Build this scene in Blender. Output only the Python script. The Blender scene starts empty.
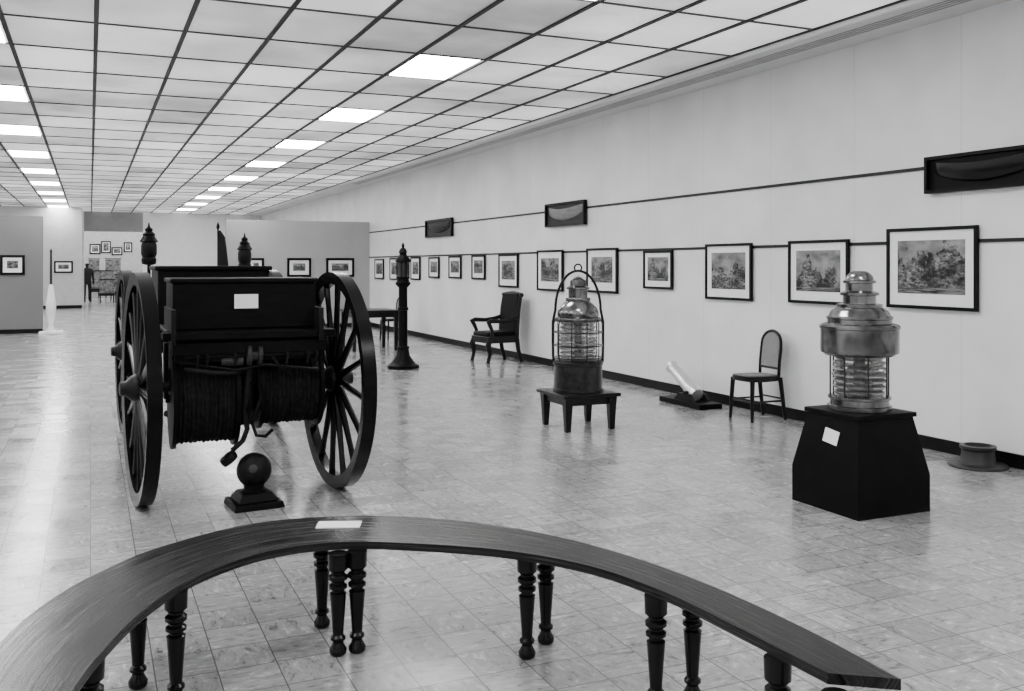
import bpy, math, random, bmesh
from mathutils import Matrix, Vector
random.seed(4)
F=950.0; HZ=265.0; H=1.6; TH=math.atan(422/F); C=math.cos(TH); S=math.sin(TH)
W=6.68; CZ=3.734
COL=bpy.context.scene.collection

def cam2w(l,d): return (l*C+d*S, -l*S+d*C)
def ground(px,py,z=0.0):
    d=F*(H-z)/(py-HZ); l=(px-512)/F*d
    return cam2w(l,d)
def onX(px,py,X):
    t=(px-512)/F; d=X/(t*C+S); return (-t*d*S+d*C, H+(HZ-py)*d/F)
def onY(px,py,Y):
    t=(px-512)/F; d=Y/(-t*S+C); return (t*d*C+d*S, H+(HZ-py)*d/F)

# ---------------- materials
def newmat(name):
    m=bpy.data.materials.new(name); m.use_nodes=True
    nt=m.node_tree; return m,nt,nt.nodes['Principled BSDF']
def mat(name,v,rough=0.5,metal=0.0,var=0.25,scale=6.0,bump=0.0,stretch=(1,1,1),coat=0.0,bscale=None,spec=.5,rvar=0):
    m,nt,b=newmat(name)
    tc=nt.nodes.new('ShaderNodeTexCoord'); mp=nt.nodes.new('ShaderNodeMapping'); mp.inputs['Scale'].default_value=stretch
    nt.links.new(tc.outputs['Object'],mp.inputs['Vector'])
    n=nt.nodes.new('ShaderNodeTexNoise'); n.inputs['Scale'].default_value=scale; n.inputs['Detail'].default_value=6
    nt.links.new(mp.outputs[0],n.inputs['Vector'])
    r=nt.nodes.new('ShaderNodeValToRGB')
    a=v*(1-var); c=v*(1+var)
    r.color_ramp.elements[0].position=0.3; r.color_ramp.elements[1].position=0.7
    r.color_ramp.elements[0].color=(a,a,a,1); r.color_ramp.elements[1].color=(c,c,c,1)
    nt.links.new(n.outputs[0],r.inputs[0]); nt.links.new(r.outputs[0],b.inputs['Base Color'])
    b.inputs['Roughness'].default_value=rough; b.inputs['Metallic'].default_value=metal
    if rvar:
        q=nt.nodes.new('ShaderNodeMapRange'); q.inputs[1].default_value=.3; q.inputs[2].default_value=.7; q.inputs[3].default_value=rough-rvar; q.inputs[4].default_value=rough+rvar
        nt.links.new(n.outputs[0],q.inputs[0]); nt.links.new(q.outputs[0],b.inputs['Roughness'])
    b.inputs['Coat Weight'].default_value=coat; b.inputs['Coat Roughness'].default_value=.12
    b.inputs['Specular IOR Level'].default_value=spec
    if bump>0:
        n2=n
        if bscale:
            n2=nt.nodes.new('ShaderNodeTexNoise'); n2.inputs['Scale'].default_value=bscale; nt.links.new(mp.outputs[0],n2.inputs['Vector'])
        bp=nt.nodes.new('ShaderNodeBump'); bp.inputs['Strength'].default_value=bump; bp.inputs['Distance'].default_value=0.01
        nt.links.new(n2.outputs[0],bp.inputs['Height']); nt.links.new(bp.outputs[0],b.inputs['Normal'])
    return m

M_black=mat('black_paint',.0025,.45,var=.4,spec=.08)
M_blackgloss=mat('black_gloss',.0025,.25,var=.3,spec=.12)
M_iron=mat('dark_iron',.005,.4,var=.4,bump=.2,spec=.15)
M_wood=mat('dark_wood',.005,.3,var=.5,scale=9,stretch=(1,1,6),spec=.2)
M_chest=mat('chest_wood',.003,.5,var=.5,scale=9,stretch=(1,6,6),spec=.08)
M_bench=mat('bench_wood',.013,.24,var=.8,scale=5,spec=.22,rvar=.08,bump=.06)
M_leg=mat('bench_leg_wood',.003,.22,var=.4,spec=.22)
M_copper=mat('aged_copper',.16,.18,metal=.95,var=.65,scale=7,bump=.12)
M_copperd=mat('dark_copper',.035,.32,metal=.8,var=.5,scale=14,bump=.2)
M_brass=mat('polished_brass',.72,.34,metal=.7,var=.06)
M_rope=mat('tarred_rope',.005,.8,var=.5,scale=30,bump=.6,spec=.1)
M_ropel=mat('hemp_rope',.010,.85,var=.5,scale=30,bump=.6,spec=.1)
M_white=mat('white_card',.85,.6,var=.04)
M_mat=mat('mat_board',.86,.7,var=.03)
M_frame=mat('black_frame',.003,.4,var=.3,spec=.12)
M_cane=mat('cane',.20,.7,var=.6,scale=130)
M_leather=mat('dark_leather',.003,.5,var=.4,scale=20,bump=.3,spec=.08)
M_hull=mat('hull_wood',.16,.35,var=.3,stretch=(1,6,6))
M_hulld=mat('hull_dark',.006,.22,var=.3,stretch=(1,6,6),spec=.25)
M_backb=mat('model_back',.03,.6,var=.2,spec=.2)
M_backd=mat('model_back_dark',.003,.5,var=.3,spec=.1)
M_grid=mat('grid_metal',.015,.5,var=.1,spec=.2)
M_gridc=mat('grid_metal_cross',.07,.5,var=.1,spec=.2)
M_slat=mat('grille_slat',.36,.5,var=.1)
M_gridl=mat('trim_light',.85,.5,var=.03)
M_rail=mat('rail_dark',.012,.45,var=.2,spec=.2)
M_base=mat('baseboard_black',.003,.4,var=.2,spec=.15)
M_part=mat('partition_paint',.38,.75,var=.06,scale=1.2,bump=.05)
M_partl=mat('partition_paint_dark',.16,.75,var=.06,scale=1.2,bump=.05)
M_door=mat('header_paint',.30,.75,var=.05)
M_soff=mat('soffit',.70,.6,var=.04)
M_cloth=mat('dark_cloth',.008,.8,spec=.2)
M_grayobj=mat('grey_iron',.022,.42,var=.4,bump=.2,spec=.3)
M_grayd=mat('grey_iron_dark',.008,.42,var=.4,bump=.2,spec=.15)
def emat(name,base,e):
    m,nt,b=newmat(name)
    b.inputs['Base Color'].default_value=(base,)*3+(1,)
    b.inputs['Emission Color'].default_value=(1,1,1,1); b.inputs['Emission Strength'].default_value=e
    b.inputs['Roughness'].default_value=.6
    return m
M_lamp=emat('light_diffuser',.8,33.0)
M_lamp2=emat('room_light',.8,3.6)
M_glass,nt,b=newmat('lens_glass')
b.inputs['Base Color'].default_value=(.92,.92,.92,1); b.inputs['Transmission Weight'].default_value=.9; b.inputs['Roughness'].default_value=.03; b.inputs['IOR'].default_value=1.5

def math_(op,a,bb=None,nt=None):
    x=nt.nodes.new('ShaderNodeMath'); x.operation=op
    for i,q in enumerate([a,bb]):
        if q is None: continue
        if isinstance(q,(int,float)): x.inputs[i].default_value=q
        else: nt.links.new(q,x.inputs[i])
    return x.outputs[0]
def m2(op,a,bb=None): return math_(op,a,bb,NT)

M_ceil,nt,b=newmat('ceiling_panel'); NT=nt
g=nt.nodes.new('ShaderNodeNewGeometry')
sp=nt.nodes.new('ShaderNodeSeparateXYZ'); nt.links.new(g.outputs['Position'],sp.inputs[0])
cu=m2('FLOOR',m2('DIVIDE',m2('SUBTRACT',sp.outputs[0],.05),.741)); cv=m2('FLOOR',m2('DIVIDE',m2('SUBTRACT',sp.outputs[1],9.12),1.19))
cb=nt.nodes.new('ShaderNodeCombineXYZ'); nt.links.new(cu,cb.inputs[0]); nt.links.new(cv,cb.inputs[1])
wn=nt.nodes.new('ShaderNodeTexWhiteNoise'); nt.links.new(cb.outputs[0],wn.inputs[0])
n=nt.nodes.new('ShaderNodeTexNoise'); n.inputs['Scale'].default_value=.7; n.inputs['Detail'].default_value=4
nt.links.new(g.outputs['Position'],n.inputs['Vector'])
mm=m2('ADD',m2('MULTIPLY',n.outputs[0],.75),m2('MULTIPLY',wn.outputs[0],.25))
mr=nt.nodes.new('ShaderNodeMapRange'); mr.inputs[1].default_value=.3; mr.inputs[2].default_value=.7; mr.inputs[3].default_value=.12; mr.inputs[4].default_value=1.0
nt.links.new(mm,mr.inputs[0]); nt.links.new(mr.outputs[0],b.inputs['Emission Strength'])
mr=nt.nodes.new('ShaderNodeMapRange'); mr.inputs[3].default_value=.54; mr.inputs[4].default_value=.68
nt.links.new(wn.outputs[0],mr.inputs[0]); nt.links.new(mr.outputs[0],b.inputs['Base Color'])
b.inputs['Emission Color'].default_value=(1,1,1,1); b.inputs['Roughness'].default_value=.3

M_wall,nt,b=newmat('wall_panels'); NT=nt
g=nt.nodes.new('ShaderNodeNewGeometry'); sp=nt.nodes.new('ShaderNodeSeparateXYZ'); nt.links.new(g.outputs['Position'],sp.inputs[0])
fr=m2('FRACT',m2('DIVIDE',m2('ADD',sp.outputs[1],.35),1.22))
j=m2('LESS_THAN',fr,.006)
n=nt.nodes.new('ShaderNodeTexNoise'); n.inputs['Scale'].default_value=1.3; n.inputs['Detail'].default_value=5; nt.links.new(g.outputs['Position'],n.inputs['Vector'])
r=nt.nodes.new('ShaderNodeValToRGB'); r.color_ramp.elements[0].position=.3; r.color_ramp.elements[1].position=.7
r.color_ramp.elements[0].color=(.71,.71,.71,1); r.color_ramp.elements[1].color=(.84,.84,.84,1); nt.links.new(n.outputs[0],r.inputs[0])
mx=nt.nodes.new('ShaderNodeMix'); mx.data_type='RGBA'; nt.links.new(j,mx.inputs[0]); nt.links.new(r.outputs[0],mx.inputs[6]); mx.inputs[7].default_value=(.62,.62,.62,1)
nt.links.new(mx.outputs[2],b.inputs['Base Color']); b.inputs['Roughness'].default_value=.42

M_floor,nt,b=newmat('floor_tiles')
NT=nt
g=nt.nodes.new('ShaderNodeNewGeometry'); sp=nt.nodes.new('ShaderNodeSeparateXYZ'); nt.links.new(g.outputs['Position'],sp.inputs[0])
T=.2286
u=m2('DIVIDE',sp.outputs[0],T); v=m2('DIVIDE',sp.outputs[1],T)
fu=m2('FLOOR',u); fv=m2('FLOOR',v); ru=m2('FRACT',u); rv=m2('FRACT',v)
cb=nt.nodes.new('ShaderNodeCombineXYZ'); nt.links.new(fu,cb.inputs[0]); nt.links.new(fv,cb.inputs[1])
wn=nt.nodes.new('ShaderNodeTexWhiteNoise'); nt.links.new(cb.outputs[0],wn.inputs[0])
par=m2('MODULO',m2('ABSOLUTE',m2('ADD',fu,fv)),2.0)
def streak(sx,sy):
    mp=nt.nodes.new('ShaderNodeMapping'); mp.inputs['Scale'].default_value=(sx,sy,1); nt.links.new(g.outputs['Position'],mp.inputs[0])
    ad=nt.nodes.new('ShaderNodeVectorMath'); ad.operation='MULTIPLY_ADD'; nt.links.new(wn.outputs[1],ad.inputs[0]); ad.inputs[1].default_value=(9,9,9); nt.links.new(mp.outputs[0],ad.inputs[2])
    n=nt.nodes.new('ShaderNodeTexNoise'); n.inputs['Scale'].default_value=13; n.inputs['Detail'].default_value=7; n.inputs['Roughness'].default_value=.72; n.inputs['Distortion'].default_value=.7
    nt.links.new(ad.outputs[0],n.inputs[0]); return n.outputs[0]
s1=streak(1,2.4); s2=streak(2.4,1)
ms=nt.nodes.new('ShaderNodeMix'); ms.data_type='FLOAT'; nt.links.new(par,ms.inputs[0]); nt.links.new(s1,ms.inputs[2]); nt.links.new(s2,ms.inputs[3])
rp=nt.nodes.new('ShaderNodeValToRGB'); e=rp.color_ramp.elements
e[0].position=.33; e[0].color=(.085,.085,.085,1); e[1].position=.43; e[1].color=(.245,.245,.245,1)
x=e.new(.58); x.color=(.31,.31,.31,1); x=e.new(.66); x.color=(.52,.52,.52,1)
nt.links.new(ms.outputs[0],rp.inputs[0])
tv=nt.nodes.new('ShaderNodeMapRange'); tv.inputs[3].default_value=.84; tv.inputs[4].default_value=1.14; nt.links.new(wn.outputs[0],tv.inputs[0])
vm=nt.nodes.new('ShaderNodeVectorMath'); vm.operation='SCALE'; nt.links.new(rp.outputs[0],vm.inputs[0]); nt.links.new(tv.outputs[0],vm.inputs[3])
gu=m2('MAXIMUM',m2('LESS_THAN',ru,.022),m2('LESS_THAN',rv,.022))
mg=nt.nodes.new('ShaderNodeMix'); mg.data_type='RGBA'; nt.links.new(gu,mg.inputs[0]); nt.links.new(vm.outputs[0],mg.inputs[6]); mg.inputs[7].default_value=(.09,.09,.09,1)
nt.links.new(mg.outputs[2],b.inputs['Base Color'])
bn=nt.nodes.new('ShaderNodeTexNoise'); bn.inputs['Scale'].default_value=3; bn.inputs['Detail'].default_value=6; nt.links.new(g.outputs['Position'],bn.inputs[0])
rr_=m2('ADD',m2('MULTIPLY',wn.outputs[0],.08),m2('MULTIPLY',bn.outputs[0],.24))
rr_=m2('ADD',rr_,.03); nt.links.new(rr_,b.inputs['Roughness'])
b.inputs['Specular IOR Level'].default_value=.7
bp=nt.nodes.new('ShaderNodeBump'); bp.inputs['Strength'].default_value=.2; bp.inputs['Distance'].default_value=.008; nt.links.new(m2('ADD',m2('MULTIPLY',wn.outputs[0],.5),bn.outputs[0]),bp.inputs['Height']); nt.links.new(bp.outputs[0],b.inputs['Normal'])

# engraving print
M_print,nt,b=newmat('engraving_print'); NT=nt
tc=nt.nodes.new('ShaderNodeTexCoord'); oi=nt.nodes.new('ShaderNodeObjectInfo'); sp=nt.nodes.new('ShaderNodeSeparateXYZ'); nt.links.new(tc.outputs['Generated'],sp.inputs[0])
off=m2('MULTIPLY',oi.outputs['Random'],37.0)
def nz(xs,zs,det,rough,o2=0):
    cb=nt.nodes.new('ShaderNodeCombineXYZ')
    nt.links.new(m2('ADD',m2('MULTIPLY',sp.outputs[0],xs),off),cb.inputs[0])
    nt.links.new(m2('ADD',m2('MULTIPLY',sp.outputs[2],zs),o2),cb.inputs[2])
    n=nt.nodes.new('ShaderNodeTexNoise'); n.inputs['Scale'].default_value=1; n.inputs['Detail'].default_value=det; n.inputs['Roughness'].default_value=rough
    nt.links.new(cb.outputs[0],n.inputs[0]); return n.outputs[0]
sky=m2('ADD',m2('MULTIPLY',nz(3.2,1.6,8,.62),2.8),m2('SUBTRACT',m2('MULTIPLY',m2('FRACT',m2('MULTIPLY',off,3.7)),.4),.88))
land=m2('LESS_THAN',sp.outputs[2],sky)
d1=nz(14,16,9,.8,5); d2=nz(3,4,4,.5,11)
def ramp(inp,a,ca,b2,cb2):
    r=nt.nodes.new('ShaderNodeMapRange'); r.inputs[1].default_value=a; r.inputs[2].default_value=b2; r.inputs[3].default_value=ca; r.inputs[4].default_value=cb2; nt.links.new(inp,r.inputs[0]); return r.outputs[0]
landc=m2('ADD',m2('MULTIPLY',ramp(d1,.42,.0,.66,.45),ramp(d2,.40,.08,.62,1.0)),.004)
skyc=m2('MULTIPLY',ramp(d2,.3,.10,.7,.36),ramp(d1,.3,.6,.7,1.2))
wat=ramp(nz(3,26,6,.7,3),.42,.01,.66,.28)
iswat=m2('LESS_THAN',sp.outputs[2],m2('MULTIPLY',m2('FRACT',m2('MULTIPLY',off,1.9)),.25))
mA=nt.nodes.new('ShaderNodeMix'); mA.data_type='FLOAT'; nt.links.new(land,mA.inputs[0]); nt.links.new(skyc,mA.inputs[2]); nt.links.new(landc,mA.inputs[3])
mB=nt.nodes.new('ShaderNodeMix'); mB.data_type='FLOAT'; nt.links.new(iswat,mB.inputs[0]); nt.links.new(mA.outputs[0],mB.inputs[2]); nt.links.new(wat,mB.inputs[3])
nt.links.new(mB.outputs[0],b.inputs['Base Color']); b.inputs['Roughness'].default_value=.5; b.inputs['Specular IOR Level'].default_value=.2

# ---------------- mesh builder
class MB:
    def __init__(s): s.v=[]; s.f=[]
    def add(s,vs,fs,M=None):
        o=len(s.v)
        for p in vs:
            p=Vector(p); s.v.append(tuple(M@p) if M else tuple(p))
        s.f+= [tuple(i+o for i in f) for f in fs]; return s
    def box(s,cx,cy,cz,sx,sy,sz,M=None,top=None):
        a,b_,c=sx/2,sy/2,sz/2; tx,ty=(top if top else (sx,sy)); tx/=2; ty/=2
        vs=[(cx-a,cy-b_,cz-c),(cx+a,cy-b_,cz-c),(cx+a,cy+b_,cz-c),(cx-a,cy+b_,cz-c),(cx-tx,cy-ty,cz+c),(cx+tx,cy-ty,cz+c),(cx+tx,cy+ty,cz+c),(cx-tx,cy+ty,cz+c)]
        return s.add(vs,[(3,2,1,0),(4,5,6,7),(0,1,5,4),(1,2,6,5),(2,3,7,6),(3,0,4,7)],M)
    def lathe(s,prof,M=None,seg=32,cap=True):
        vs=[];fs=[]
        for r,z in prof:
            r=max(r,.0005)
            for i in range(seg):
                a=2*math.pi*i/seg; vs.append((r*math.cos(a),r*math.sin(a),z))
        for k in range(len(prof)-1):
            for i in range(seg):
                j=(i+1)%seg; fs.append((k*seg+i,k*seg+j,(k+1)*seg+j,(k+1)*seg+i))
        if cap:
            fs.append(tuple(reversed(range(seg)))); k=len(prof)-1; fs.append(tuple(k*seg+i for i in range(seg)))
        return s.add(vs,fs,M)
    def tube(s,pts,r,seg=8,closed=False,M=None):
        P=[Vector(p) for p in pts]; n=len(P); vs=[];fs=[]
        up=None
        for i in range(n):
            if closed: t=P[(i+1)%n]-P[i-1]
            else: t=P[min(i+1,n-1)]-P[max(i-1,0)]
            t.normalize()
            if up is None:
                up=Vector((0,0,1)) if abs(t.z)<.9 else Vector((1,0,0))
            up=(up-t*up.dot(t)); up.normalize(); q=t.cross(up)
            rr=r[i] if isinstance(r,(list,tuple)) else r
            for k in range(seg):
                a=2*math.pi*k/seg; vs.append(P[i]+up*math.cos(a)*rr+q*math.sin(a)*rr)
        m=n if closed else n-1
        for i in range(m):
            i2=(i+1)%n
            for k in range(seg):
                k2=(k+1)%seg; fs.append((i*seg+k,i*seg+k2,i2*seg+k2,i2*seg+k))
        if not closed:
            fs.append(tuple(reversed(range(seg)))); fs.append(tuple((n-1)*seg+k for k in range(seg)))
        return s.add(vs,fs,M)
    def obj(s,name,m,parent=None,loc=(0,0,0),rot=(0,0,0),bevel=0,smooth=True,label=None):
        me=bpy.data.meshes.new(name); me.from_pydata(s.v,[],s.f); me.materials.append(m)
        bm=bmesh.new(); bm.from_mesh(me); bmesh.ops.recalc_face_normals(bm,faces=bm.faces); bm.to_mesh(me); bm.free()
        if smooth:
            for p in me.polygons: p.use_smooth=True
            me.set_sharp_from_angle(angle=math.radians(38))
        o=bpy.data.objects.new(name,me); COL.objects.link(o); o.location=loc; o.rotation_euler=rot
        if parent: o.parent=parent
        if bevel:
            b=o.modifiers.new('bevel','BEVEL'); b.width=bevel; b.segments=2; b.limit_method='ANGLE'
        if label: o['label']=label
        return o
def thing(name,label,cat,loc,rz=0,group=None):
    e=bpy.data.objects.new(name,None); e.empty_display_size=.1; COL.objects.link(e); e.location=loc; e.rotation_euler=(0,0,rz)
    e['label']=label; e['category']=cat
    if group: e['group']=group
    return e
def dup(o,parent=None):
    n=o.copy(); COL.objects.link(n); n.parent=parent
    for c in list(o.children): dup(c,n)
    return n
def struct(o): o['kind']='structure'; return o
def rotX(a): return Matrix.Rotation(a,4,'X')
def rotY(a): return Matrix.Rotation(a,4,'Y')
def rotZ(a): return Matrix.Rotation(a,4,'Z')
def T_(x,y,z): return Matrix.Translation((x,y,z))
AX=rotY(math.pi/2)

# ---------------- room
XL=-7.0; YB=-4.0; YE=41.6
struct(MB().box((XL+W)/2,(YB+52)/2,-.05,W-XL+.4,52-YB+.4,.1).obj('floor',M_floor))
struct(MB().box(W+.1,(YB+YE)/2,1.95,.2,YE-YB,3.9).obj('wall_right',M_wall))
struct(MB().box(XL-.1,(YB+YE)/2,1.95,.2,YE-YB,3.9).obj('wall_left',M_wall))
struct(MB().box((XL+W)/2,YB-.1,1.95,W-XL,.2,3.9).obj('wall_near',M_wall))
struct(MB().box((XL+6.0)/2,(YB+YE)/2,CZ+.08,6.0-XL,YE-YB,.16).obj('ceiling',M_ceil))
dx0,_=onY(84,265,YE); dx1,_=onY(143,265,YE); dz=2.95
bw=MB(); bw.box((XL+dx0)/2,YE+.1,1.95,dx0-XL,.2,3.9); bw.box((dx1+W)/2,YE+.1,1.95,W-dx1,.2,3.9)
struct(bw.obj('wall_back',mat('back_wall_paint',.85,.7,var=.03)))
struct(MB().box((dx0+dx1)/2,YE+.1,(dz+3.9)/2,dx1-dx0,.2,3.9-dz).obj('trim_1',M_door))
M_ann=mat('annex_paint',.38,.7,var=.1)
struct(MB().box((XL+W)/2,51.9,1.95,W-XL,.2,3.9).obj('wall_annex_back',M_ann))
struct(MB().box(dx0-2.5,46.8,1.95,.2,10,3.9).obj('wall_annex_left',M_ann))
struct(MB().box(dx1+2.5,46.8,1.95,.2,10,3.9).obj('wall_annex_right',M_ann))
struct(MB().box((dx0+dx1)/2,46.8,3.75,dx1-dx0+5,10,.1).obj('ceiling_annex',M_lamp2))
rx,_=onY(82,265,38.6)
struct(MB().box((XL+rx)/2,38.7,CZ/2,rx-XL,.2,CZ).obj('wall_return',mat('return_paint',.45,.7,var=.05)))
struct(MB().box((XL+rx)/2,38.59,.06,rx-XL,.02,.12).obj('baseboard_return',M_base))
PL=24.96; PR=24.2
plx,_=onY(43,265,PL); prx,_=onY(226,265,PR)
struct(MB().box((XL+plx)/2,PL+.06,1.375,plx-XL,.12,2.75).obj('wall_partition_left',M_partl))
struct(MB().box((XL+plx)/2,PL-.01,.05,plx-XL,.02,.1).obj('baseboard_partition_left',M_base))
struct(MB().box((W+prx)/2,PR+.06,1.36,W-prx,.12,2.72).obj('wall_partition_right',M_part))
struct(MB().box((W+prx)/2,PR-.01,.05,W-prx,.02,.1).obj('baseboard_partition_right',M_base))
struct(MB().box((6.0+W)/2,(YB+YE)/2,3.70+.10,W-6.0,YE-YB,.20).obj('trim_2',M_soff))
struct(MB().box(6.0,(YB+YE)/2,3.71,.04,YE-YB,.06).obj('trim_3',M_gridl))
gr=MB()
for i in range(4): gr.box(6.22+i*.05,(YB+PR)/2,3.697,.014,PR-YB,.008)
struct(gr.obj('trim_4',M_slat))
struct(MB().box(W-.008,(YB+PR)/2,2.445,.016,PR-YB,.03).obj('trim_6',M_rail))
struct(MB().box(W-.008,(YB+PR)/2,1.80,.016,PR-YB,.03).obj('trim_7',M_rail))
struct(MB().box(W-.01,(YB+PR)/2,.055,.02,PR-YB,.11).obj('baseboard_right',M_base))
gd=MB(); x=.05-.741*9
while x<5.98:
    gd.box(x,(YB+YE)/2,CZ-.008,.040,YE-YB,.016); x+=.741
struct(gd.obj('trim_8',M_grid,smooth=False))
gd=MB(); y=9.12-1.19*11
while y<YE:
    gd.box((XL+6)/2,y,CZ-.006,6-XL,.024,.012); y+=1.19
struct(gd.obj('trim_9',M_gridc,smooth=False))
first=None
for nx in (-8,-2,4):
    for k in range(-3,9):
        cx=.05+.741*(nx+.5); cy=9.12+1.19*3*k+.595
        if first is None:
            first=MB().box(0,0,0,.64,1.11,.012).obj('ceiling_light',M_lamp); o=first
            o['label']='glowing white rectangular light panel set in the ceiling grid'; o['category']='ceiling light'; o['group']='recessed ceiling light panels'
        else:
            o=first.copy(); COL.objects.link(o)
        o.location=(cx,cy,CZ-.006)

# ---------------- framed prints
def ringframe(w,h,bw,t):
    f=MB(); vs=[]; fs=[]
    for y in (0,-t):
        for a,b_ in ((w/2,h/2),(w/2-bw,h/2-bw)):
            vs+=[(-a,y,-b_),(a,y,-b_),(a,y,b_),(-a,y,b_)]
    for i in range(4):
        k=(i+1)%4
        fs+=[(i,k,4+k,4+i),(8+i,8+k,12+k,12+i),(i,k,8+k,8+i),(4+i,4+k,12+k,12+i)]
    return f.add(vs,fs)
def framed(w,h,loc,rz,matf=.17,label='black framed engraving with white mat on the wall',bw=.028,group='framed prints on the gallery wall'):
    r=thing('framed_print',label,'framed picture',loc,rz,group)
    ringframe(w,h,bw,.03).obj('frame',M_frame,r,smooth=False)
    MB().box(0,-.008,0,w-2*bw,.012,h-2*bw).obj('mat_board',M_mat,r,smooth=False)
    mb=min(w,h)*matf
    MB().box(0,-.0155,.01,w-2*bw-2*mb,.003,h-2*bw-2*mb).obj('print',M_print,r,smooth=False)
    return r
frames=[(375,383.5,259,279),(390,400,258,280),(411,420,257,280),(429,439,257,278),(449,461,256,278.5),(472,485,255,279.5),(499,518,254,287.5),(537.5,563,250,291),(587,617.5,248,293),(644,672.5,250.5,289),(706,752,243.5,300),(789,849,240,304),(887.5,978,227,309.5)]
labs={12:'large black framed harbor engraving with wide white mat',11:'black framed engraving with ships and figures, white mat',10:'nearly square black framed engraving of a building, white mat',7:'nearly square black framed engraving with thick frame'}
for i,(a,b_,c,d_) in enumerate(frames):
    ya,_=onX(a,265,W-.03); yb,_=onX(b_,265,W-.03); pc=(a+b_)/2
    _,z1=onX(pc,c,W-.03); _,z0=onX(pc,d_,W-.03)
    framed(abs(ya-yb),z1-z0,(W-.017,(ya+yb)/2,(z0+z1)/2),-math.pi/2,.13 if i>8 else .16,labs.get(i,'small black framed engraving with white mat on pale wall'),bw=.03 if i>8 else .035)
for a,b_,c,d_,Y in [(248,264,258,276,PR),(287,311,258,277,PR),(326,354,258,277,PR),(0,25,255,275,PL),(54,73,261,273,38.6)]:
    xa,_=onY(a,265,Y); xb,_=onY(b_,265,Y); _,z1=onY((a+b_)/2,c,Y); _,z0=onY((a+b_)/2,d_,Y)
    framed(xb-xa,z1-z0,((xa+xb)/2,Y-.003,(z0+z1)/2),0,.18,'black framed picture with white mat on grey partition',bw=.06,group='framed prints on the partitions')
for px,w,h,z in ((95,.5,.5,2.4),(106,.45,.6,2.5),(117,.5,.4,2.3),(128,.4,.5,2.5)):
    xa,_=onY(px,265,51.8); framed(w,h,(xa,51.795,z),0,label='dark framed picture on the far room wall',bw=.06,matf=.08,group='framed pictures in the far room')
M_cg=mat('case_glass',.12,.15,var=.7,scale=8)
def case(px,Y,hh,w=.9):
    xa,_=onY(px,265,Y)
    c=thing('display_case','dark wooden glazed museum display case on legs','display case',(xa,Y,0),0,'display cases in the far room')
    MB().box(0,0,hh*.35,w,.5,hh*.12).obj('body',M_wood,c)
    MB().box(0,0,hh*.70,w*.97,.46,hh*.56).obj('glass_hood',M_cg,c)
    for a in (-1,1):
        for b_ in (-.2,.2): MB().box(a*(w/2-.04),b_,hh*.145,.05,.05,hh*.29).obj('leg',M_wood,c)
    MB().box(0,0,hh+.0,w+.04,.54,.04).obj('case_top',M_wood,c)
case(101,46.5,1.35); case(126,44.2,1.2); case(113,49.5,1.9,.7); case(94,50.5,1.9,.5); case(107,44.0,1.0,.6)

def halfmodel(a,b_,c,d_,label,mb,mh):
    ya,_=onX(a,265,W-.05); yb,_=onX(b_,265,W-.05); pc=(a+b_)/2
    _,z1=onX(pc,c,W-.05); _,z0=onX(pc,d_,W-.05); w=abs(ya-yb); h=z1-z0
    r=thing('ship_half_model',label,'ship model',(W-.017,(ya+yb)/2,(z0+z1)/2),-math.pi/2)
    MB().box(0,-.01,0,w-.02,.02,h-.02).obj('backboard',mb,r,smooth=False)
    ringframe(w,h,.028,.06).obj('frame',M_frame,r,smooth=False)
    L=w*.86; hh=h*.6; vs=[];fs=[];N=24;K=8
    for i in range(N+1):
        s=i/N; hw=.07*(math.sin(math.pi*min(1,s*1.02))**.45 if 0<s<.98 else .02)
        sheer=.22*hh*(2*s-1)**2; keel=-hh*(.5+.45*math.sin(math.pi*s)**.5)*.85
        for k in range(K+1):
            q=k/K*math.pi/2
            vs.append((-L/2+L*s,-.02-hw*(max(0,math.cos(q))**.7 if k<K else 0),hh*.35+sheer+keel*math.sin(q)))
    for i in range(N):
        for k in range(K):
            a0=i*(K+1)+k; fs.append((a0,a0+1,a0+K+2,a0+K+1))
    o=len(vs)
    for i in range(N+1): vs.append((vs[i*(K+1)][0],-.02,vs[i*(K+1)][2]))
    for i in range(N): fs.append((i*(K+1),(i+1)*(K+1),o+i+1,o+i))
    m=MB(); m.add(vs,fs); m.obj('half_hull',mh,r)
halfmodel(926,1045,150,189,'long dark varnished half-hull ship model in a black case',M_backd,M_hulld)
halfmodel(546,585,202,226,'half-hull ship model in black shadow box above prints',M_backb,M_hull)
halfmodel(426,452,219,237,'small dark half-hull ship model in black shadow box',M_backb,M_hulld)

# ---------------- bench
BZ=.45
outer=[(-75,745),(0,643),(50,600),(100,572),(160,547),(250,524),(340,516),(430,518),(520,529),(610,550),(700,581),(800,626),(901,679)]
inner=[(20,790),(72,691),(105,648),(145,609),(195,577),(265,552),(340,542),(425,544),(510,551),(590,566),(665,592),(745,631),(828,673)]
def cr(P,n=6):
    out=[]
    for i in range(len(P)-1):
        p0=P[max(i-1,0)];p1=P[i];p2=P[i+1];p3=P[min(i+2,len(P)-1)]
        for k in range(n):
            t=k/n
            out.append(.5*((2*p1)+(-p0+p2)*t+(2*p0-5*p1+4*p2-p3)*t*t+(-p0+3*p1-3*p2+p3)*t**3))
    out.append(P[-1]); return out
O=cr([Vector(ground(a,b_,BZ)) for a,b_ in outer]); I=cr([Vector(ground(a,b_,BZ)) for a,b_ in inner])
org=Vector(ground(340,530,BZ))
bench=thing('curved_bench','long semicircular dark polished wood bench on turned legs','bench',(org.x,org.y,0))
vs=[];fs=[];n=len(O); th=.032; NW=8
ring=NW+1+2
uvs=[]; acc=0; prev=None
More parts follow.
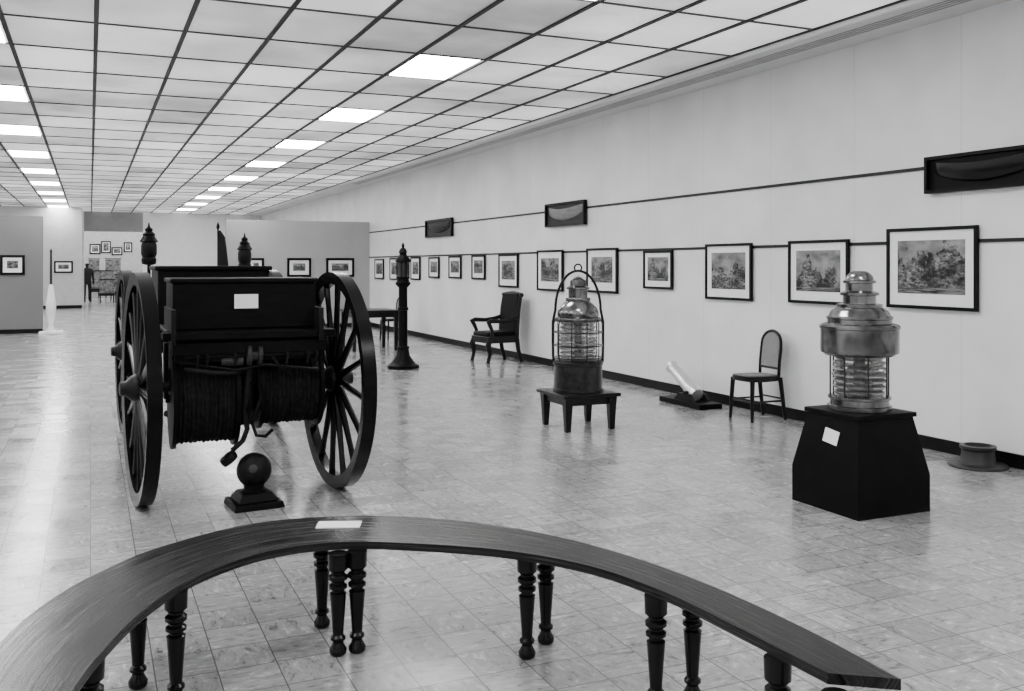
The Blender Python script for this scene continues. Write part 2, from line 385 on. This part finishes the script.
for o_,i_ in zip(O,I):
    o_=o_-org; i_=i_-org
    mid=(o_+i_)/2
    if prev is not None: acc+=(mid-prev).length
    prev=mid
    for k in range(NW+1):
        p=o_.lerp(i_,k/NW); vs.append((p.x,p.y,BZ)); uvs.append((acc,k/NW*.35))
    vs.append((i_.x,i_.y,BZ-th)); uvs.append((acc,.39)); vs.append((o_.x,o_.y,BZ-th)); uvs.append((acc,-.04))
for k in range(n-1):
    a=k*ring;b2=a+ring
    for q in range(ring): fs.append((a+q,a+(q+1)%ring,b2+(q+1)%ring,b2+q))
fs.append(tuple(range(ring))); fs.append(tuple(reversed(range((n-1)*ring,n*ring))))
m=MB(); m.add(vs,fs); seat=m.obj('seat',M_bench,bench)
uvl=seat.data.uv_layers.new(name='UVMap')
for lp_ in seat.data.loops: uvl.data[lp_.index].uv=uvs[lp_.vertex_index]
nt=M_bench.node_tree
tcn=[x for x in nt.nodes if x.type=='TEX_COORD'][0]; mpn=[x for x in nt.nodes if x.type=='MAPPING'][0]
nt.links.new(tcn.outputs['UV'],mpn.inputs['Vector']); mpn.inputs['Scale'].default_value=(.35,11,1)
legprof=[(.026,0),(.034,.008),(.036,.025),(.024,.045),(.021,.055),(.031,.065),(.031,.075),(.022,.085),(.024,.12),(.029,.19),(.033,.245),(.034,.255),(.024,.262),(.024,.268),(.037,.276),(.037,.288),(.026,.296),(.026,.302),(.039,.312),(.039,.326),(.027,.336),(.027,.342),(.040,.354),(.042,.418)]
leg0=None
for l,d in [(-.714,3.90),(-.641,3.93),(-.84,4.2),(.061,3.87),(.143,4.02),(.515,3.40),(.665,3.5),(.80,2.86),(.895,2.62),(-1.22,3.45),(-1.417,3.6),(-1.27,2.86),(-1.50,2.95),(-1.24,2.35)]:
    X,Y=cam2w(l,d)
    if leg0 is None: leg0=MB().lathe(legprof,seg=20).obj('leg',M_leg,bench); o=leg0
    else: o=leg0.copy(); COL.objects.link(o)
    o.location=(X-org.x,Y-org.y,0)
card=MB().box(0,0,.002,.19,.10,.004).obj('paper_card',M_white)
X,Y=ground(339,525,BZ); card.location=(X,Y,BZ); card.rotation_euler=(0,0,-TH+.05)
card['label']='small white paper card lying on the curved bench'; card['category']='card'

# ---------------- carriage
lw=cam2w(-2.502,6.39); rw=cam2w(-1.244,6.91)
cx=(lw[0]+rw[0])/2; cy=(lw[1]+rw[1])/2; ang=math.atan2(rw[1]-lw[1],rw[0]-lw[0])+.02
car=thing('beach_apparatus_cart','black four-wheeled wooden lifesaving cart with rope reels and chest','cart',(cx,cy,0),ang)
R=.775; WB=3.0
def wheel():
    w=MB()
    prof=[(R-.085,-.036),(R-.085,.036),(R-.012,.045),(R,.045),(R,-.045),(R-.012,-.045),(R-.085,-.036)]
    w.lathe(prof,AX,seg=64,cap=False)
    o=w.obj('wheel',M_blackgloss,car)
    MB().lathe([(.035,-.13),(.045,-.125),(.05,-.09),(.08,-.06),(.095,-.03),(.095,.03),(.08,.06),(.05,.09),(.045,.125),(.035,.13)],AX,seg=28).obj('hub',M_iron,o)
    s0=None
    for i in range(16):
        a=2*math.pi*i/16
        if s0 is None:
            s0=MB().tube([(0,0,.08),(0,0,.25),(0,0,.55),(0,0,R-.06)],[.029,.025,.021,.025],seg=8).obj('spoke',M_blackgloss,o); s=s0
        else: s=s0.copy(); COL.objects.link(s)
        s.rotation_euler=(a,0,0)
    return o
w0=wheel(); tr=.68
w0.location=(-tr,0,R); w0.rotation_euler=(0,0,.07)
for x,y,rr,rz in [(.64,0,.1,.075),(-.695,WB,.05,.05),(tr,WB,.2,.06)]:
    o=dup(w0,car); o.location=(x,y,R); o.rotation_euler=(rr,0,rz)
for y in (0,WB):
    MB().lathe([(.035,-.62),(.035,.62)],T_(0,y,R)@AX,seg=14).box(0,y,R+.06,1.0,.12,.12).obj('axle',M_iron,car)
for x in (-.44,.44):
    MB().box(x,1.6,1.06,.07,3.8,.1).obj('side_rail',M_black,car,bevel=.006)
for y in (-.3,.5,1.4,2.4,3.4): MB().box(0,y,1.05,1.0,.08,.08).obj('crossbeam',M_black,car,bevel=.005)
for x in (-.45,.45):
    MB().box(x,0,.94,.06,.5,.16,top=(.06,.24)).obj('spring_block',M_iron,car,bevel=.01)
MB().box(0,-.3,1.135,1.12,.14,.05).obj('foot_board',M_black,car,bevel=.006)
MB().box(0,.16,1.15,1.06,.78,.03).obj('bed_board',M_black,car,bevel=.006)
ch=MB().box(-.02,.08,1.325,.94,.62,.31).obj('tool_chest',M_chest,car,bevel=.008)
MB().box(-.02,.08,1.495,.97,.66,.03).obj('lid',M_chest,ch,bevel=.008)
MB().box(-.02,-.235,1.355,.155,.008,.095).obj('label_card',M_white,ch,label='white paper label card')
for x in (-.495,.455): MB().box(x,-.05,1.2,.03,.7,.22).obj('bracket',M_iron,ch)
bx=MB().box(-.10,1.35,1.32,.84,.9,.48).obj('stowage_box',M_chest,car,bevel=.01)
MB().box(-.10,1.35,1.575,.88,.94,.035).obj('lid',M_chest,bx,bevel=.01)
MB().box(0,2.9,1.3,.9,.45,.4,top=(.9,.3)).obj('driver_box',M_chest,car,bevel=.01)
def reel(x0,x1,y,z,rad,m,lines=.028):
    L=x1-x0; p=[]; nn=int(L/lines)
    for i in range(nn):
        wob=.003*math.sin(i*2.3)
        for q in range(5):
            a=math.pi*q/4; p.append((rad-.012+wob+.012*math.sin(a),-L/2+(i+q/4*.98)*L/nn))
    rl=MB().lathe(p,T_((x0+x1)/2,y,z)@AX,seg=40).obj('rope_reel',m,car)
    for s in (-1,1):
        MB().lathe([(rad+.03,-.014),(rad+.03,.014)],T_((x0+x1)/2+s*(L/2+.015),y,z)@AX,seg=40).obj('flange',M_black,rl)
    MB().lathe([(.03,-L/2-.06),(.03,L/2+.06)],T_((x0+x1)/2,y,z)@AX,seg=14).obj('spindle',M_iron,rl)
reel(-.46,-.09,.02,.69,.31,M_ropel)
reel(.11,.49,.06,.74,.265,M_ropel)
for x in (-.515,-.045,.065,.545):
    MB().box(x,.05,.88,.03,.12,.38).obj('hanger',M_black,car,bevel=.004)
MB().box(.0,-.25,.985,.96,.06,.06).obj('draw_bar',M_black,car,bevel=.005)
MB().tube([(.26*math.cos(2*math.pi*i/32),.35+.26*math.sin(2*math.pi*i/32),.97) for i in range(32)],.025,8,True).obj('turning_ring',M_iron,car)
for x in (-.36,-.3,-.12,.22,.36,.42):
    MB().tube([(x,-.31,1.04),(x+.02,-.34,1.0),(x+.015,-.31,.93)],.012).obj('hook',M_iron,car)
MB().lathe([(.018,-.42),(.018,.42)],T_(.0,-.3,1.0)@AX,seg=12).obj('winch_rod',M_iron,car)
MB().lathe([(.05,-.05),(.075,-.045),(.075,-.02),(.045,-.015),(.045,.02),(.07,.025),(.07,.05),(.05,.055)],T_(.02,-.3,1.0)@AX,seg=20).obj('ratchet_gear',M_grayobj,car)
MB().lathe([(.03,-.07),(.035,.07)],T_(-.12,-.29,.96)@AX,seg=14).obj('pulley',M_grayobj,car)
MB().tube([(.12,-.28,1.0),(.16,-.3,.96),(.2,-.3,.90),(.26,-.28,.9)],.012).obj('crank_handle',M_iron,car)
MB().lathe([(.04,.52),(.05,.53),(.05,.60),(.032,.62),(.032,.78),(.048,.80),(.048,.9),(.03,.92),(.03,1.02)],T_(.01,-.14,0),seg=18).obj('king_post',M_grayd,car)
MB().tube([(.01,-.16,.88),(-.10,-.30,.88),(-.24,-.33,.89),(-.42,-.3,.92)],.016,seg=10).obj('pipe',M_grayd,car)
MB().tube([(-.5,.3,.55),(-.2,.5,.42),(.2,.5,.42),(.5,.3,.55)],.022).obj('truss_rod',M_iron,car)
MB().box(0,.75,.73,.86,.5,.56).obj('under_box',M_black,car,bevel=.01)
MB().tube([(-.45,-.27,.96),(-.1,-.3,.90),(.1,-.3,.93),(.45,-.27,.88)],.010).obj('brake_chain',M_iron,car)
MB().tube([(.0,-.26,.95),(-.02,-.28,.8),(-.04,-.27,.62),(-.02,-.28,.5),(-.05,-.28,.42),(-.12,-.28,.36)],.018).obj('slack_rope',M_ropel,car)
MB().tube([(.06,-.2,.95),(.07,-.27,.7),(.01,-.28,.54),(.04,-.28,.45),(.10,-.28,.44),(.15,-.26,.48)],.012).obj('slack_rope',M_rope,car)
MB().lathe([(.025,-.03),(.055,-.026),(.06,0),(.055,.026),(.025,.03)],T_(-.14,-.28,.31)@rotY(.9)@AX,seg=20).obj('pulley_block',M_iron,car)
MB().tube([(.0,.3,.92),(.0,1.2,.9),(.0,2.2,.8),(.0,4.2,.7)],.04,seg=10).obj('tow_pole',M_black,car)
reel(-.35,.35,1.7,.75,.25,M_rope)
def lantern(x,y,z0):
    lt=MB().lathe([(.015,z0-.75),(.015,z0),(.03,z0),(.06,z0+.01),(.065,z0+.05),(.055,z0+.07)],T_(x,y,0),seg=20).obj('lantern_post',M_black,car)
    MB().lathe([(.06,.2),(.08,.21),(.05,.26),(.055,.275),(.03,.30),(.035,.32),(.012,.34),(.004,.38)],T_(x,y,z0),seg=20).obj('lantern_cap',M_black,lt)
    MB().lathe([(.055,.065),(.068,.1),(.068,.17),(.06,.205)],T_(x,y,z0),seg=20).obj('lantern_glass',M_iron,lt)
lantern(-.52,2.24,1.60); lantern(.445,3.2,1.55)
MB().box(-.02,3.2,1.12,1.10,1.9,.04).obj('rear_deck',M_black,car)

# ---------------- cannon ball
X,Y=cam2w((254-512)/F*6.33,6.33)
cb_=thing('cannonball_display','dark iron ball mounted on a stepped black square stand','cannonball stand',(X,Y,0),.1)
MB().box(0,0,.022,.33,.33,.044,top=(.31,.31)).box(0,0,.072,.26,.26,.056,top=(.19,.19)).obj('base',M_black,cb_,bevel=.008)
MB().lathe([(.085,.095),(.085,.105),(.065,.115),(.07,.14)],seg=24).obj('neck',M_iron,cb_)
sp_=[(.115*math.sin(math.pi*i/20),.235-.115*math.cos(math.pi*i/20)) for i in range(21)]
MB().lathe(sp_,seg=36,cap=False).obj('ball',M_iron,cb_)
MB().lathe([(.022,.0),(.028,.005),(.014,.01)],T_(0,0,.235)@rotZ(-.3)@rotX(1.3)@T_(0,0,.112),seg=16).obj('plug',M_grayobj,cb_)

# ---------------- lamp 1 on table
X1,Y1=cam2w((578-512)/F*9.4,9.4)
tb=thing('low_table','low square dark wood table with tapered legs','table',(X1,Y1,0))
MB().box(0,0,.34,.62,.62,.035).obj('table_top',M_wood,tb,bevel=.006)
MB().box(0,-.24,.285,.52,.025,.075).box(0,.24,.285,.52,.025,.075).box(-.24,0,.285,.025,.5,.075).box(.24,0,.285,.025,.5,.075).obj('apron',M_wood,tb)
l0=MB().box(0,0,.1625,.05,.05,.325,top=(.085,.085)).obj('leg',M_wood,tb,bevel=.004)
for i,(a,b_) in enumerate([(-.24,-.24),(.24,-.24),(.24,.24),(-.24,.24)]):
    o=l0 if i==0 else l0.copy()
    if i: COL.objects.link(o)
    o.location=(a,b_,0)
def lensprof(r,z0,z1,n):
    p=[]
    h=(z1-z0)/n
    for i in range(n):
        k=r-.02*abs((i+.5)/n-.5)*2
        p+=[(k-.022,z0+i*h),(k,z0+(i+.35)*h),(k,z0+(i+.65)*h),(k-.022,z0+(i+.98)*h)]
    return p
lp=thing('ship_lantern','large copper Fresnel lens lantern with wire guard and hoop handle','lantern',(X1,Y1,.3575))
MB().lathe([(.235,0),(.25,.005),(.25,.03),(.238,.035),(.238,.26),(.25,.265),(.25,.29),(.22,.31),(.2,.315)],seg=48).obj('base_drum',M_copperd,lp)
MB().lathe(lensprof(.19,.315,.69,9),seg=40).obj('fresnel_lens',M_glass,lp)
MB().lathe([(.05,.3),(.05,.4),(.03,.42),(.03,.69)],seg=16).obj('burner',M_copperd,lp)
MB().lathe([(.2,.68),(.225,.685),(.23,.70),(.225,.72),(.2,.735),(.205,.76),(.20,.79),(.185,.82),(.15,.86),(.12,.885),(.125,.90),(.12,.92)],seg=48).obj('hood',M_copper,lp)
MB().lathe([(.095,.91),(.095,1.0),(.115,1.005),(.115,1.02),(.08,1.04),(.078,1.09),(.05,1.11),(.012,1.13)],seg=32).obj('chimney',M_copper,lp)
for rz_,z in [(.235,.33),(.24,.45),(.24,.58),(.228,.70)]:
    MB().tube([(rz_*math.cos(2*math.pi*i/40),rz_*math.sin(2*math.pi*i/40),z) for i in range(40)],.006,6,True).obj('guard_ring',M_copperd,lp)
g0=None
for i in range(10):
    if g0 is None: g0=MB().tube([(.228,0,.30),(.24,0,.36),(.24,0,.66),(.225,0,.71)],.006,6).obj('guard_bar',M_copperd,lp); o=g0
    else: o=g0.copy(); COL.objects.link(o)
    o.rotation_euler=(0,0,2*math.pi*i/10+.2)
hp=[]
for i in range(25):
    a=math.pi*i/24; hp.append((.225*math.cos(a),0,.80+.385*math.sin(a)))
hp=[(.245,0,.28),(.25,0,.5),(.25,0,.68)]+hp+[(-.25,0,.68),(-.25,0,.5),(-.245,0,.28)]
hd=MB().tube(hp,.013,8).obj('handle',M_iron,lp,rot=(0,0,-TH+.05))
MB().tube([(.035*math.cos(2*math.pi*i/20),0,1.215+.035*math.sin(2*math.pi*i/20)) for i in range(20)],.008,6,True).obj('hanging_ring',M_iron,hd)

# ---------------- lamp 2 with pedestal
X2,Y2=4.685,4.845
pd=thing('display_pedestal','black painted wooden pedestal with tapered upper sides','pedestal',(X2,Y2,0))
MB().add([( sx*.305,sy*.305,z) for z in (0,.24) for sx,sy in ((-1,-1),(1,-1),(1,1),(-1,1))]+[( sx*.232,sy*.232,.61) for sx,sy in ((-1,-1),(1,-1),(1,1),(-1,1))],[(3,2,1,0),(0,1,5,4),(1,2,6,5),(2,3,7,6),(3,0,4,7),(4,5,9,8),(5,6,10,9),(6,7,11,10),(7,4,8,11),(8,9,10,11)]).obj('body',M_black,pd)
MB().box(0,0,.625,.50,.50,.03).obj('top_board',M_black,pd,bevel=.004)
sl=math.atan2(.073,.37)
MB().box(0,0,0,.004,.13,.09).obj('label_card',M_white,pd,loc=(-.262,-.02,.48),rot=(0.12,sl,0))
l2=thing('signal_lantern','large polished copper lantern with ribbed glass lens','lantern',(X2,Y2,.64))
MB().lathe([(.19,0),(.205,.004),(.205,.03),(.19,.035),(.185,.07),(.2,.075),(.2,.09),(.18,.095)],seg=48).obj('base_ring',M_copper,l2)
MB().lathe(lensprof(.178,.095,.37,7),seg=44).obj('fresnel_lens',M_glass,l2)
MB().lathe([(.06,.09),(.06,.2),(.03,.22),(.03,.37)],seg=16).obj('burner',M_copperd,l2)
g0=None
for i in range(8):
    if g0 is None: g0=MB().tube([(.19,0,.07),(.19,0,.12),(.19,0,.36),(.19,0,.38)],.006,6).obj('guard_bar',M_copperd,l2); o=g0
    else: o=g0.copy(); COL.objects.link(o)
    o.rotation_euler=(0,0,2*math.pi*i/8+.3)
MB().lathe([(.18,.36),(.22,.362),(.235,.375),(.248,.38),(.248,.395),(.25,.40),(.25,.535),(.257,.54),(.257,.555),(.245,.565),(.215,.575)],seg=56).obj('collar',M_copper,l2)
MB().lathe([(.205,.57),(.205,.60),(.212,.605),(.212,.615),(.195,.625),(.185,.65),(.155,.675),(.145,.68),(.145,.70),(.12,.705)],seg=56).obj('hood',M_copper,l2)
MB().lathe([(.105,.70),(.105,.755),(.125,.76),(.125,.775),(.10,.785),(.085,.79),(.085,.835),(.105,.84),(.105,.855),(.09,.862),(.085,.885),(.06,.91),(.04,.92)],seg=40).obj('chimney',M_copper,l2)

# ---------------- lamp post
X3,Y3=cam2w((403-512)/F*14.7,14.7)
po=thing('lamp_post','tall dark iron lantern post on an octagonal flared base','lamp post',(X3,Y3,0),.2)
MB().lathe([(.25,0),(.26,.01),(.26,.05),(.23,.06),(.19,.09),(.17,.12),(.11,.2),(.09,.30),(.10,.31),(.10,.34)],seg=8).obj('base',M_black,po)
MB().lathe([(.072,.33),(.072,.9),(.085,.905),(.085,.94),(.07,.95),(.068,1.25),(.08,1.26),(.115,1.30),(.12,1.33),(.10,1.34),(.09,1.38),(.105,1.39),(.105,1.41),(.085,1.42)],seg=20).obj('column',M_black,po)
MB().lathe([(.09,1.64),(.12,1.65),(.12,1.67),(.09,1.72),(.055,1.76),(.06,1.79),(.07,1.8),(.045,1.85),(.02,1.87),(.025,1.9),(.004,1.95)],seg=20).obj('lantern_cap',M_black,po)
MB().lathe([(.08,1.41),(.083,1.53),(.08,1.65)],seg=20).obj('lantern_glass',M_grayobj,po)
g0=None
for i in range(8):
    if g0 is None: g0=MB().tube([(.10,0,1.4),(.10,0,1.65)],.007,6).obj('guard_bar',M_black,po); o=g0
    else: o=g0.copy(); COL.objects.link(o)
    o.rotation_euler=(0,0,2*math.pi*i/8)

# ---------------- chairs (face -x)
def canechair(loc,rz=0,label=''):
    r=thing('side_chair',label,'chair',loc,rz)
    n=28; m=MB(); pts=[]
    for i in range(n):
        a=2*math.pi*i/n; c_,s_=math.cos(a),math.sin(a)
        pts.append((.215*math.copysign(abs(c_)**.7,c_),(.205-.02*c_)*math.copysign(abs(s_)**.7,s_)))
    q=[(i,(i+1)%n,n+(i+1)%n,n+i) for i in range(n)]
    vs=[(x,y,.405) for x,y in pts]+[(x,y,.46) for x,y in pts]
    m.add(vs,[tuple(reversed(range(n))),tuple(range(n,2*n))]+q); m.obj('seat',M_wood,r,bevel=.006)
    vs=[(x*.78,y*.78,.461) for x,y in pts]+[(x*.78,y*.78,.465) for x,y in pts]
    MB().add(vs,[tuple(reversed(range(n))),tuple(range(n,2*n))]+q).obj('cane_seat',M_cane,r)
    for y in (-.16,.16):
        MB().tube([(-.17,y,.43),(-.18,y*1.05,.25),(-.19,y*1.12,0)],[.024,.022,.016]).obj('leg',M_wood,r)
        MB().tube([(.235,y*1.1,0),(.2,y*1.08,.25),(.175,y*1.05,.44)],[.016,.022,.024]).obj('leg',M_wood,r)
    ph=[(.17,.15,.44),(.18,.152,.6),(.195,.153,.72)]
    for i in range(13):
        a=math.pi*i/12; ph.append((.20+.015*math.sin(a),.15*math.cos(a),.78+.13*math.sin(a)))
    ph+=[(.195,-.153,.72),(.18,-.152,.6),(.17,-.15,.44)]
    MB().tube(ph,.017).obj('back_frame',M_wood,r)
    MB().tube([(.178,-.15,.53),(.178,.15,.53)],.014).obj('back_rail',M_wood,r)
    # cane panel as strips between the two sides of the arch
    vs=[];fs=[]
    left=[(.176,.145,.53),(.18,.145,.6),(.195,.145,.72)]+[(.20+.015*math.sin(a),.145*math.cos(a),.78+.125*math.sin(a)) for a in [math.pi/2*i/8 for i in range(8)]]
    for x,y,z in left: vs+=[(x-.004,y,z),(x-.004,-y,z),(x+.004,y,z),(x+.004,-y,z)]
    for i in range(len(left)-1):
        a=i*4;b2=a+4
        fs+=[(a,a+1,b2+1,b2),(a+2,b2+2,b2+3,a+3),(a,b2,b2+2,a+2),(a+1,a+3,b2+3,b2+1)]
    fs+=[(0,2,3,1),(len(vs)-4,len(vs)-3,len(vs)-1,len(vs)-2)]
    MB().add(vs,fs).obj('cane_back',M_cane,r)
    for a,b_ in (((-.182,-.17,.2),(-.182,.17,.2)),((-.178,-.17,.2),(.205,-.175,.2)),((-.178,.17,.2),(.205,.175,.2)),((.205,-.175,.22),(.205,.175,.22))):
        MB().tube([a,b_],.010).obj('stretcher',M_wood,r)
    return r
canechair((6.33,8.0,0),0,'dark bentwood side chair with cane back and seat against wall')
canechair((5.9,19.6,0),.2,'dark wooden side chair standing behind a table')
ac=thing('armchair','dark carved wooden armchair with tall upholstered back and scrolled arms','armchair',(6.15,14.5,0),.12)
MB().box(-.02,0,.38,.58,.58,.11).obj('seat_rail',M_wood,ac,bevel=.012)
MB().box(-.03,0,.46,.54,.52,.09).obj('seat_cushion',M_leather,ac,bevel=.03)
for y in (-.27,.27):
    MB().tube([(-.26,y,.40),(-.30,y,.30),(-.27,y,.15),(-.30,y,.03),(-.31,y,0)],[.045,.05,.033,.03,.038]).obj('leg',M_wood,ac)
    MB().tube([(.24,y,.4),(.27,y,.2),(.33,y,0)],[.04,.036,.03]).obj('leg',M_wood,ac)
    MB().tube([(-.24,y,.42),(-.22,y,.52),(-.27,y,.62),(-.30,y*1.04,.67),(-.24,y*1.04,.69),(-.05,y*1.03,.68),(.12,y,.70),(.28,y,.74)],[.032,.03,.036,.045,.04,.034,.034,.036]).obj('armrest',M_wood,ac)
    MB().tube([(.24,y,.4),(.25,y,.6),(.28,y,.9),(.32,y,1.12)],[.036,.034,.034,.03]).obj('back_post',M_wood,ac)
MB().box(0,0,0,.08,.52,.68,T_(.275,0,.79)@rotY(.11)).obj('backrest',M_leather,ac,bevel=.02)
MB().tube([(.32,-.30,1.10),(.325,-.15,1.12),(.325,0,1.13),(.325,.15,1.12),(.32,.30,1.10)],.038).obj('crest_rail',M_wood,ac)

t2=thing('side_table','dark wooden table with square legs','table',(4.85,17.6,0))
MB().box(0,0,.735,.95,.95,.04).obj('table_top',M_wood,t2,bevel=.005)
MB().box(0,-.42,.67,.80,.02,.1).box(0,.42,.67,.80,.02,.1).box(-.40,0,.67,.02,.84,.1).box(.40,0,.67,.02,.84,.1).obj('apron',M_wood,t2)
l0=MB().box(0,0,.36,.06,.06,.72,top=(.075,.075)).obj('leg',M_wood,t2)
for i,(a,b_) in enumerate([(-.40,-.41),(.40,-.41),(.40,.41),(-.40,.41)]):
    o=l0 if i==0 else l0.copy()
    if i: COL.objects.link(o)
    o.location=(a,b_,0)

gn=thing('small_cannon','short bright brass cannon barrel on a dark wooden bed','cannon',(6.28,9.12,0))
MB().box(0,0,.03,.3,.82,.06).obj('bed',M_black,gn,bevel=.006)
for x in (-.1,.1): MB().box(x,-.05,.1,.035,.4,.08,top=(.035,.2)).obj('cheek',M_iron,gn)
Mg=T_(0,-.1,.15)@rotX(-math.radians(62))
MB().lathe([(.03,-.06),(.08,-.05),(.085,0),(.085,.12),(.078,.13),(.07,.36),(.066,.5),(.075,.51),(.078,.54),(.06,.545),(.045,.545),(.04,.4)],Mg,seg=28).obj('barrel',M_brass,gn)
MB().lathe([(.022,-.13),(.022,.13)],T_(0,-.08,.15)@AX,seg=12).obj('trunnion',M_iron,gn)

X,Y=cam2w((978-512)/F*7.56,7.56)
mb_=thing('iron_bollard','low dark round iron bollard with wide flange beside wall','bollard',(X,Y,0))
MB().lathe([(.22,0),(.225,.008),(.215,.02),(.16,.028)],seg=40).obj('flange',M_grayobj,mb_)
MB().lathe([(.15,.025),(.13,.05),(.12,.13),(.135,.145),(.135,.165),(.10,.17),(.095,.13)],seg=40).obj('collar',M_grayobj,mb_)

X,Y=ground(51,334)
wp=thing('white_display_post','slender white tapering post on a flat pale base','display post',(X,Y,0))
MB().box(0,0,.03,.5,.4,.06).obj('base',M_white,wp,bevel=.01)
MB().lathe([(.09,.06),(.10,.08),(.05,.2),(.1,.5),(.11,.7),(.05,1.1),(.03,1.15)],seg=20).obj('body',M_white,wp)
MB().lathe([(.03,1.15),(.022,1.9),(.03,1.92),(.004,1.98)],seg=12).obj('staff',M_grayobj,wp)

fx,_=onY(218,265,23.5)
fl=thing('furled_flag','dark furled flag hanging on an upright pole','flag',(fx,23.5,0))
MB().lathe([(.2,0),(.2,.03),(.05,.06),(.02,.1),(.02,2.45),(.04,2.48),(.04,2.54),(.005,2.62)],seg=16).obj('pole',M_iron,fl)
MB().tube([(.03,0,2.42),(.09,0,2.25),(.10,0,2.0),(.12,0,1.6),(.1,0,1.25)],[.03,.08,.10,.12,.06],seg=10).obj('flag_cloth',M_cloth,fl)

px_,py_=cam2w((87-512)/F*40.3,40.3)
pe=thing('person','person in dark suit standing by the far doorway','person',(px_,py_,0),.3)
J={'pel':(0,0,.92,.15),'waist':(0,0,1.08,.15),'chest':(0,0,1.3,.18),'neck':(0,0,1.47,.06),'head0':(0,0,1.53,.06),'head1':(0,-.01,1.6,.088),'head2':(0,0,1.68,.08),
 'lh':(-.1,0,.86,.11),'lk':(-.11,-.02,.48,.085),'la':(-.11,0,.1,.07),'lt':(-.12,-.16,.04,.04),
 'rh':(.1,0,.86,.11),'rk':(.11,-.02,.48,.085),'ra':(.11,0,.1,.07),'rt':(.12,-.16,.04,.04),
 'ls':(-.19,0,1.4,.085),'le':(-.25,.02,1.12,.06),'lw':(-.25,-.06,.88,.045),'ld':(-.25,-.08,.78,.035),
 'rs':(.19,0,1.4,.085),'re':(.25,.02,1.12,.06),'rw':(.25,-.06,.88,.045),'rd':(.25,-.08,.78,.035)}
E=[('pel','waist'),('waist','chest'),('chest','neck'),('neck','head0'),('head0','head1'),('head1','head2'),('pel','lh'),('lh','lk'),('lk','la'),('la','lt'),('pel','rh'),('rh','rk'),('rk','ra'),('ra','rt'),('chest','ls'),('ls','le'),('le','lw'),('lw','ld'),('chest','rs'),('rs','re'),('re','rw'),('rw','rd')]
K=list(J); me=bpy.data.meshes.new('body'); me.from_pydata([J[k][:3] for k in K],[(K.index(a),K.index(b_)) for a,b_ in E],[]); me.materials.append(M_cloth)
bo=bpy.data.objects.new('body',me); COL.objects.link(bo); bo.parent=pe
sk=bo.modifiers.new('skin','SKIN')
for i,k in enumerate(K):
    v=me.skin_vertices[0].data[i]; v.radius=(J[k][3],J[k][3]*.8); v.use_root=(k=='pel')
ss=bo.modifiers.new('sub','SUBSURF'); ss.levels=1; ss.render_levels=2

w=bpy.data.worlds.new('World'); bpy.context.scene.world=w; w.use_nodes=True
w.node_tree.nodes['Background'].inputs[0].default_value=(.5,.5,.5,1); w.node_tree.nodes['Background'].inputs[1].default_value=.3
cd=bpy.data.cameras.new('camera'); cam=bpy.data.objects.new('camera',cd); COL.objects.link(cam)
cam.location=(0,0,H); cam.rotation_euler=(math.pi/2,0,-TH); cd.sensor_width=36; cd.lens=F/1024*36; cd.shift_y=-(345.5-HZ)/1024
cd.clip_end=200
bpy.context.scene.camera=cam
